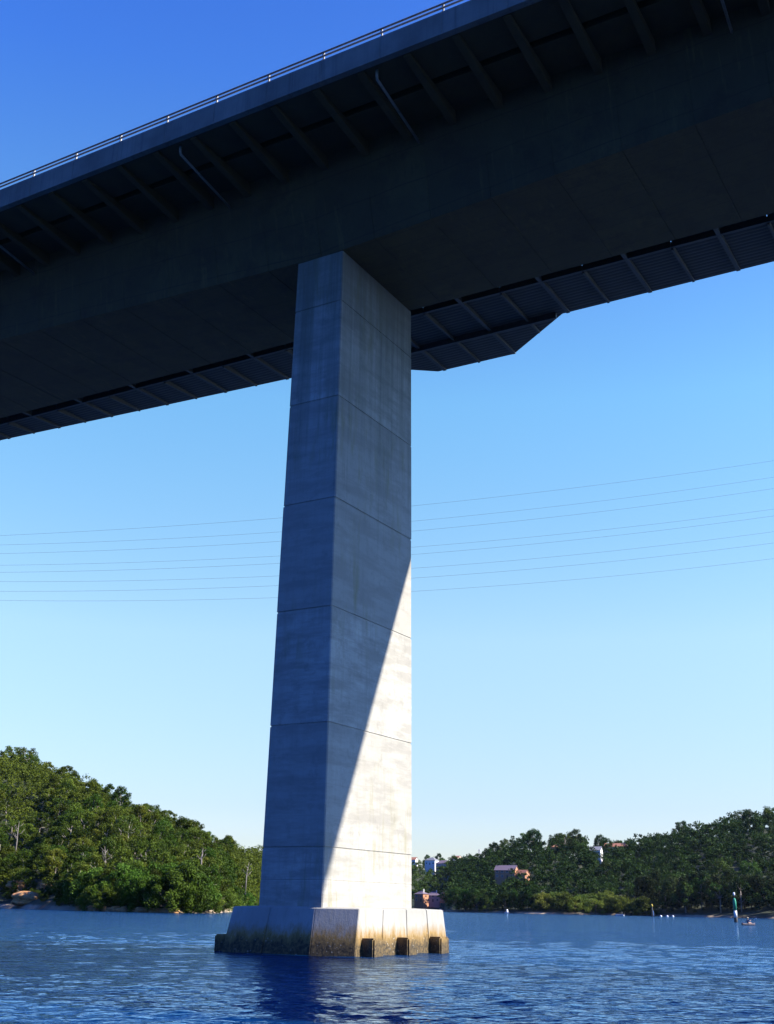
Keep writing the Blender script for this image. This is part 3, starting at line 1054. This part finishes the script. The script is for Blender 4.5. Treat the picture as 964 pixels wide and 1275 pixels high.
house(631, 1094, 800, 14, 8, 5.4, 'brick', 'tile_purple', 'brick house with a sunlit gable and purple roof in the right wood', R(-18), 2.9, True, False, 2)
house(651, 1096, 796, 7, 6, 4.0, 'brick', 'tile_terracotta', 'small brick annexe with a pale gable beside the gabled brick house', R(-30), 2.4)
house(525, 1123, 972, 8.5, 8, 6.0, 'brick', 'tile_purple', 'orange brick waterside house nearest the pier above the jetty', R(-35), 2.6, False, True, 2)
house(540, 1123, 985, 11, 8, 5.0, 'render_pink', 'tile_purple', 'long purple-roofed waterside house with a white chimney', R(-8), 3.0, False, True, 2)
house(556, 1122, 975, 7, 8, 4.6, 'brick', 'tile_terracotta', 'gabled brick waterside house at the headland end of the row', R(-48), 3.2, True, False, 1)
house(514, 1076, 1270, 9, 8, 4.5, 'render_white', 'tile_terracotta', 'hilltop house with a white wall half behind the pier', R(-20), 2.5)
house(538, 1077, 1240, 12, 9, 4.5, 'render_white', 'tile_grey', 'grey-roofed white hilltop house below two round trees', R(-30), 3.0, False, False, 1)
house(553, 1081, 1225, 15, 9, 4.5, 'render_pink', 'tile_purple', 'wide mauve hilltop house in the middle of the far row', R(-15), 3.2, False, False, 1)
house(569, 1076, 1240, 9, 8, 6.0, 'render_cream', 'tile_terracotta', 'two-storey cream hilltop house with a terracotta roof', R(-38), 2.2, True, False, 2)
house(580, 1078, 1230, 12, 8, 4.6, 'brick', 'tile_terracotta', 'brick hilltop house at the headland end of the far row', R(-25), 2.8, False, False, 1)
house(692, 1061, 925, 13, 8, 3.6, 'brick', 'tile_terracotta', 'ridge-top house with a low terracotta roof between spreading trees', R(-5), 2.2, False)
house(741, 1065, 900, 10, 8, 3.6, 'render_white', 'tile_grey', 'grey-roofed ridge-top house with a white front wall', R(-12), 2.6)
house(767, 1060, 925, 16, 8, 3.4, 'render_cream', 'tile_terracotta', 'long orange-roofed ridge-top house right of the grey one', R(-10), 2.4)

# lattice pylon beyond the far houses
p = look(597, 1079, 1420)
py = tag(empty('power_pylon', (p.x, p.y, p.z - 4), .5), 'faint steel lattice pylon on the skyline beyond the far houses', 'pylon')
H_ = 24.0
mb = MB()
def wd(z): return 2.6 * (1 - z / H_) + .45
for sx in (-1, 1):
    for sy in (-1, 1):
        mb.tube([(sx * wd(0), sy * wd(0), 0), (sx * wd(H_), sy * wd(H_), H_)], .16, 4)
zs = np.linspace(0, H_, 9)
for z0, z1 in zip(zs[:-1], zs[1:]):
    for k in range(4):
        c0 = [(-1, -1), (1, -1), (1, 1), (-1, 1)]
        (ax, ay), (bx, by) = c0[k], c0[(k + 1) % 4]
        mb.tube([(ax * wd(z0), ay * wd(z0), z0), (bx * wd(z1), by * wd(z1), z1)], .08, 4)
        mb.tube([(bx * wd(z0), by * wd(z0), z0), (ax * wd(z1), ay * wd(z1), z1)], .08, 4)
mb.build('tower', M['pylon'], py)
for z in (16.5, 19.5, 22.5):
    mb = MB(); mb.loft([[(-4.2, -.1, z), (-4.2, .1, z), (-4.2, 0, z + .15)], [(0, -.5, z), (0, .5, z), (0, 0, z + 1)], [(4.2, -.1, z), (4.2, .1, z), (4.2, 0, z + .15)]]); mb.build('crossarm', M['pylon'], py)

# ------------------------------------------------------------------ power lines across the sky, well beyond the bridge
WIRES = [[(47, 664.5), (349, 645.6), (521.7, 628.5), (945, 576.5)], [(16, 678), (347, 663), (521.7, 647.7), (945, 597)],
         [(16, 689), (347, 674), (522, 660.7), (945, 611)], [(16, 703), (134, 702), (343, 693), (522, 680), (945, 636.6)],
         [(16, 712), (118, 711.4), (335, 702), (522, 689.6), (945, 645)], [(16, 723.7), (114, 724.5), (343, 717), (522, 707), (945, 664.5)],
         [(41, 736), (158, 735.5), (331, 730), (522, 719), (945, 678.5)], [(16, 747), (158, 749), (343, 744.6), (522, 735), (945, 698)]]
ORD = ['uppermost of the eight', 'second from the top of the eight', 'third from the top of the eight', 'fourth from the top of the eight',
       'fourth from the bottom of the eight', 'third from the bottom of the eight', 'second from the bottom of the eight', 'lowest of the eight']
for k, pts in enumerate(WIRES):
    yw = 228 + (k % 2) * 8
    P = []
    for x, y in pts:
        d = ray(x, y)
        P.append((d[0] * yw / d[1], EYE + d[2] * yw / d[1]))
    P = np.array(P)
    cf = np.polyfit(P[:, 0], P[:, 1], 2)
    cf[0] = max(cf[0], 2e-4)
    xs = np.linspace(-150, 170, 65)
    mb = MB(); mb.tube([(x, yw, np.polyval(cf, x)) for x in xs], .022, 5)
    o = mb.build('power_line', M['cable'])
    tag(o, 'thin power line crossing the sky, ' + ORD[k], 'power line', 'power lines across the sky')


# ------------------------------------------------------------------ things on the water
def water_spot(x, dist):
    a = R(pix_az(x, 1140))
    return Vector((dist * math.sin(a), dist * math.cos(a), 0)), a


# green channel beacon
p, a = water_spot(916, 285)
o = tag(empty('channel_beacon', p, -a), 'tall green and white channel beacon with a lantern on top', 'beacon')
mb = MB(); mb.lathe([(.40, -2), (.40, .9), (.36, 1.0)], 18); mb.build('base', M['mark_black'], o)
mb = MB(); mb.lathe([(.36, 1.0), (.36, 2.5)], 18); mb.build('white_band', M['mark_white'], o)
mb = MB(); mb.lathe([(.37, 2.5), (.37, 4.4), (.30, 4.9), (.12, 5.2)], 18); mb.build('green_body', M['mark_green'], o)
mb = MB(); mb.lathe([(.07, 5.2), (.07, 5.75)], 10); mb.build('stem', M['mark_black'], o)
mb = MB(); mb.lathe([(.16, 5.75), (.24, 5.82), (.24, 6.1), (.20, 6.32), (.08, 6.42)], 14); mb.build('lantern', M['mark_white'], o)
# farther dark beacon
p, a = water_spot(812.5, 560)
o = tag(empty('channel_beacon', p, -a), 'slim dark beacon farther off with a small pale top and white side', 'beacon')
mb = MB(); mb.lathe([(.42, -2), (.40, 1.2), (.30, 4.0), (.12, 4.3)], 12); mb.build('pile', M['mark_black'], o)
mb = MB(); mb.box(.15, .75, -.2, .2, .35, 2.6); mb.build('ladder_board', M['mark_white'], o, .03)
mb = MB(); mb.lathe([(.05, 4.2), (.42, 4.35), (.42, 5.0), (.05, 5.5)], 12); mb.build('topmark', M['mark_yellow'], o)


def hull_mb(L, W, H, n=9):
    mb = MB()
    secs = []
    for i in range(n + 1):
        u = i / n
        w = W / 2 * (1 - max(0, (u - .45) / .55) ** 2.2 * .97)
        z = H * (1 + .28 * max(0, u - .4))
        secs.append([(-L / 2 + L * u, y, zz_) for y, zz_ in ((-w, z), (-w * .86, H * .35), (-w * .4, -.12 * H), (w * .4, -.12 * H), (w * .86, H * .35), (w, z), (w * .88, z - .02), (w * .7, H * .45), (-w * .7, H * .45), (-w * .88, z - .02))])
    mb.loft(secs, True, False)
    return mb


def boat(x, dist, rz, L, label, cabin=None, canopy=False):
    p, a = water_spot(x, dist)
    o = tag(empty('motorboat', p, rz), label, 'boat')
    hull_mb(L, L * .36, L * .16).build('hull', M['boat_white'], o)
    mb = MB(); mb.box(-L * .52, -L * .46, -.18, .18, .1, L * .24); mb.box(-L * .56, -L * .45, -.22, .22, L * .2, L * .30); mb.build('outboard_motor', M['mark_black'], o, .02)
    if cabin:
        mb = MB(); z = L * .15
        mb.loft([[(-L * .12, y, z) for y in (-L * .13, L * .13)] + [(-L * .12, y, z + cabin) for y in (L * .11, -L * .11)], [(L * .2, y, z) for y in (-L * .12, L * .12)] + [(L * .1, y, z + cabin) for y in (L * .1, -L * .1)]])
        cb = mb.build('cabin', M['boat_white'], o, .04)
        mb = MB(); mb.box(-L * .1, L * .08, -L * .13, -L * .122, z + cabin * .45, z + cabin * .85); mb.build('window', M['glass_dark'], cb)
    if canopy:
        mb = MB(); z = L * .42
        mb.box(-L * .3, L * .05, -L * .16, L * .16, z, z + .08)
        mb.build('canopy', M['canvas_dark'], o, .02)
        for sx in (-.28, .03):
            for sy in (-.14, .14):
                mb = MB(); mb.tube([(sx * L, sy * L, L * .12), (sx * L, sy * L, z)], .03, 6); mb.build('canopy_pole', M['galv'], o)
    return o


boat(631.5, 690, R(-60), 3.6, 'small white cabin boat moored under the dark headland trees', 1.5)
boat(772, 600, R(150), 4.2, 'white motorboat with a dark canopy near the low mangroves', None, True)
boat(549, 935, R(20), 5.5, 'white boat tied up at the jetty below the waterside houses', 1.1)
for k, (x, lb) in enumerate(((823, 'white mooring buoy just right of the slim dark beacon'), (831, 'middle one of the three white mooring buoys'), (838, 'white mooring buoy on the green beacon side of the three'))):
    p, a = water_spot(x, 575 + k * 8)
    o = tag(empty('mooring_buoy', p), lb, 'buoy', 'white mooring buoys')
    mb = MB(); mb.lathe([(.1, -.3), (.42, -.1), (.52, .2), (.40, .52), (.12, .66)], 14); mb.build('float', M['boat_white'], o)
    mb = MB(); mb.lathe([(.05, .66), (.05, 1.05), (.10, 1.08), (.10, 1.2)], 8); mb.build('mooring_ring', M['mark_black'], o)
# jetty
p, a = water_spot(543, 938)
o = tag(empty('jetty', p, -a), 'dark timber jetty on piles below the waterside houses', 'jetty')
mb = MB(); mb.box(-9, 9, -1.4, 1.4, 1.5, 1.75); mb.box(-1.2, 1.2, 1.4, 26, 1.5, 1.752); mb.build('decking', M['timber_dark'], o)
for xx in (-8.5, -4.2, 0, 4.2, 8.5):
    for yy in (-1.2, 1.2):
        mb = MB(); mb.tube([(xx, yy, -2), (xx, yy, 2.5)], .17, 8); mb.build('pile', M['timber_dark'], o)

# kayaker
p, a = water_spot(931, 212)
rz = R(35)
kp = empty('kayak', p, rz)
tag(kp, 'small dark kayak carrying the paddler near the green beacon', 'kayak')
mb = MB()
secs = []
for i in range(13):
    u = i / 12
    w = .34 * math.sin(math.pi * (.04 + .92 * u)) ** .7
    zt_ = .22 + .16 * (2 * u - 1) ** 2
    secs.append([((u - .5) * 3.4, w * math.cos(q), (zt_ if math.sin(q) > 0 else .17) + (.06 if math.sin(q) > 0 else .2) * math.sin(q)) for q in [2 * math.pi * k / 14 for k in range(14)]])
mb.loft(secs, True, True)
mb.build('hull', M['kayak_dark'], kp)
mb = MB()
ring = [(-.10 + .46 * math.cos(q), .26 * math.sin(q), .30) for q in [2 * math.pi * k / 18 for k in range(19)]]
mb.tube(ring, .03, 6); mb.build('cockpit_rim', M['mark_black'], kp)


def skin(name, verts, edges, rad, mat, parent=None, lv=2):
    me = bpy.data.meshes.new(name)
    me.from_pydata(verts, edges, [])
    o = link(name, me, mat, parent)
    o.modifiers.new('skin', 'SKIN')
    me.skin_vertices[0].data[0].use_root = True
    for i, r_ in enumerate(rad): me.skin_vertices[0].data[i].radius = (r_, r_) if not hasattr(r_, '__len__') else r_
    sb = o.modifiers.new('subdivision', 'SUBSURF')
    sb.levels = sb.render_levels = lv
    return o


pe = tag(empty('person', p, rz), 'person in a dark top and hat seated in the kayak holding a paddle', 'person')
vs = [(-.12, 0, .32), (-.13, 0, .55), (-.10, 0, .78), (-.08, 0, .90), (-.06, 0, .98), (-.05, 0, 1.10), (-.04, 0, 1.17),
      (-.08, .19, .84), (.06, .30, .62), (.28, .27, .66), (.36, .27, .68), (-.08, -.19, .84), (.06, -.31, .66), (.27, -.30, .80), (.35, -.31, .83),
      (.02, .11, .30), (.42, .15, .44), (.85, .10, .28), (.02, -.11, .30), (.42, -.15, .44), (.85, -.10, .28)]
es = [(0, 1), (1, 2), (2, 3), (3, 4), (4, 5), (5, 6), (2, 7), (7, 8), (8, 9), (9, 10), (2, 11), (11, 12), (12, 13), (13, 14), (0, 15), (15, 16), (16, 17), (0, 18), (18, 19), (19, 20)]
rd = [(.15, .16), (.14, .15), (.15, .17), .07, .06, (.10, .085), (.075, .07), .065, .05, .04, .04, .065, .05, .04, .04, .09, .075, .05, .09, .075, .05]
skin('body', vs, es, rd, M['skin'], pe)
skin('shirt', [(-.12, 0, .40), (-.13, 0, .55), (-.10, 0, .77), (-.08, .185, .835), (.03, .28, .66), (-.08, -.185, .835), (.03, -.285, .69)], [(0, 1), (1, 2), (2, 3), (3, 4), (2, 5), (5, 6)],
     [(.18, .19), (.17, .18), (.18, .19), .085, .07, .085, .07], M['shirt_navy'], pe)
mb = MB(); mb.lathe([(.02, 1.30), (.10, 1.27), (.12, 1.19), (.22, 1.16), (.22, 1.145), (.10, 1.15)], 16, (-.045, 0)); mb.build('hat', M['hat_straw'], pe)
pd = tag(empty('paddle', p, rz), 'double-bladed paddle held across the kayak', 'paddle')
mb = MB(); mb.tube([(.39, 1.0, .50), (.39, .27, .69), (.39, -.31, .84), (.39, -1.0, 1.02)], .018, 8); mb.build('shaft', M['mark_black'], pd)
for y0, z0, s in ((1.0, .50, 1), (-1.0, 1.02, -1)):
    mb = MB()
    mb.loft([[(.385, y0, z0 - .03), (.395, y0, z0 - .03), (.395, y0, z0 + .03), (.385, y0, z0 + .03)], [(.38, y0 + s * .2, z0 - s * .052 - .1), (.40, y0 + s * .2, z0 - s * .052 - .1), (.40, y0 + s * .2, z0 - s * .052 + .1), (.38, y0 + s * .2, z0 - s * .052 + .1)],
             [(.385, y0 + s * .45, z0 - s * .117 - .06), (.395, y0 + s * .45, z0 - s * .117 - .06), (.395, y0 + s * .45, z0 - s * .117 + .06), (.385, y0 + s * .45, z0 - s * .117 + .06)]])
    mb.build('blade', M['mark_white'], pd)

# unplaced prototypes go away
for lst in protos.values():
    for pr in lst:
        if pr.name not in used:
            for ch in kids[pr.name]: bpy.data.objects.remove(ch)
            bpy.data.objects.remove(pr)

# ------------------------------------------------------------------ thin summer haze over the valley
mb = MB(); mb.box(-3700, 3700, -3700, 3700, -8, 135)
hz = NT('haze_air')
pv = hz.n('ShaderNodeVolumePrincipled')
pv.inputs['Color'].default_value = (.62, .80, 1, 1)
pv.inputs['Density'].default_value = 0.000012
pv.inputs['Anisotropy'].default_value = .3
hz.l(pv.outputs[0], hz.out.inputs['Volume'])
hz.t.nodes.remove(hz.b)
tag(mb.build('haze', hz.m), 'thin blue haze over the river valley', kind='stuff')

# ------------------------------------------------------------------ light
Sd = (Bv * 1.25 + Fv * .455 + Vector((0, 0, 1))).normalized()
elev = math.asin(Sd.z)
azim = math.atan2(Sd.x, Sd.y)
w = bpy.data.worlds.new('World')
sc.world = w
w.use_nodes = True
nt = w.node_tree
bg = nt.nodes['Background']
sky = nt.nodes.new('ShaderNodeTexSky')
sky.sky_type = 'NISHITA'
sky.sun_disc = False
sky.sun_elevation = elev
sky.sun_rotation = azim
sky.altitude = 0
sky.air_density = 1.0
sky.dust_density = 0.4
sky.ozone_density = 2.5
hs = nt.nodes.new('ShaderNodeHueSaturation')
hs.inputs['Saturation'].default_value = 1.2
nt.links.new(sky.outputs[0], hs.inputs['Color'])
tc = nt.nodes.new('ShaderNodeTexCoord')
sx = nt.nodes.new('ShaderNodeSeparateXYZ')
nt.links.new(tc.outputs['Generated'], sx.inputs[0])
cr = nt.nodes.new('ShaderNodeValToRGB')
SK = [(0.0, (.70, .69, .85)), (.08, (.90, .82, .90)), (.22, (1.62, 1.32, 1.06)), (.416, (1.45, 1.56, 1.36)), (.64, (.72, .98, 1.52)), (.85, (.45, .60, 1.25))]
el = cr.color_ramp.elements
while len(el) < len(SK): el.new(.5)
for e_, (p_, c_) in zip(el, SK):
    e_.position = p_
    e_.color = (*c_, 1)
nt.links.new(sx.outputs['Z'], cr.inputs['Fac'])
mu = nt.nodes.new('ShaderNodeMix')
mu.data_type = 'RGBA'
mu.blend_type = 'MULTIPLY'
mu.inputs[0].default_value = 1
nt.links.new(hs.outputs[0], mu.inputs[6])
nt.links.new(cr.outputs['Color'], mu.inputs[7])
# tint added to the unseen sky behind and beside the camera, setting shade colour
last = mu.outputs[2]
for dvec, r0, r1, tint in (((0, -1, 0), -.78, -.25, (.68, 1.02, 1.56)), ((-.62, -.78, 0), -.10, .75, (.19, .33, .60))):
    dp = nt.nodes.new('ShaderNodeVectorMath')
    dp.operation = 'DOT_PRODUCT'
    dp.inputs[1].default_value = dvec
    nt.links.new(tc.outputs['Generated'], dp.inputs[0])
    mr = nt.nodes.new('ShaderNodeMapRange')
    mr.inputs[1].default_value = r0
    mr.inputs[2].default_value = r1
    nt.links.new(dp.outputs['Value'], mr.inputs[0])
    m2 = nt.nodes.new('ShaderNodeMix')
    m2.data_type = 'RGBA'
    m2.blend_type = 'MULTIPLY'
    nt.links.new(mr.outputs[0], m2.inputs[0])
    nt.links.new(last, m2.inputs[6])
    m2.inputs[7].default_value = (*tint, 1)
    last = m2.outputs[2]
nt.links.new(last, bg.inputs['Color'])
bg.inputs['Strength'].default_value = 0.075
sl = bpy.data.lights.new('sun', 'SUN')
sl.energy = 5.0
sl.angle = R(0.5)
sl.color = (1.0, 0.94, 0.82)
so = bpy.data.objects.new('sun', sl)
col.objects.link(so)
so.rotation_euler = Sd.to_track_quat('Z', 'Y').to_euler()
so.location = Sd * 300

sc.render.engine = 'CYCLES'
sc.cycles.use_denoising = True
sc.cycles.caustics_reflective = False
sc.cycles.max_bounces = 6
sc.cycles.transparent_max_bounces = 4
vs_ = sc.view_settings
vs_.view_transform = 'Standard'
vs_.look = 'None'
vs_.exposure = 1.45
vs_.gamma = 1
vs_.use_curve_mapping = False
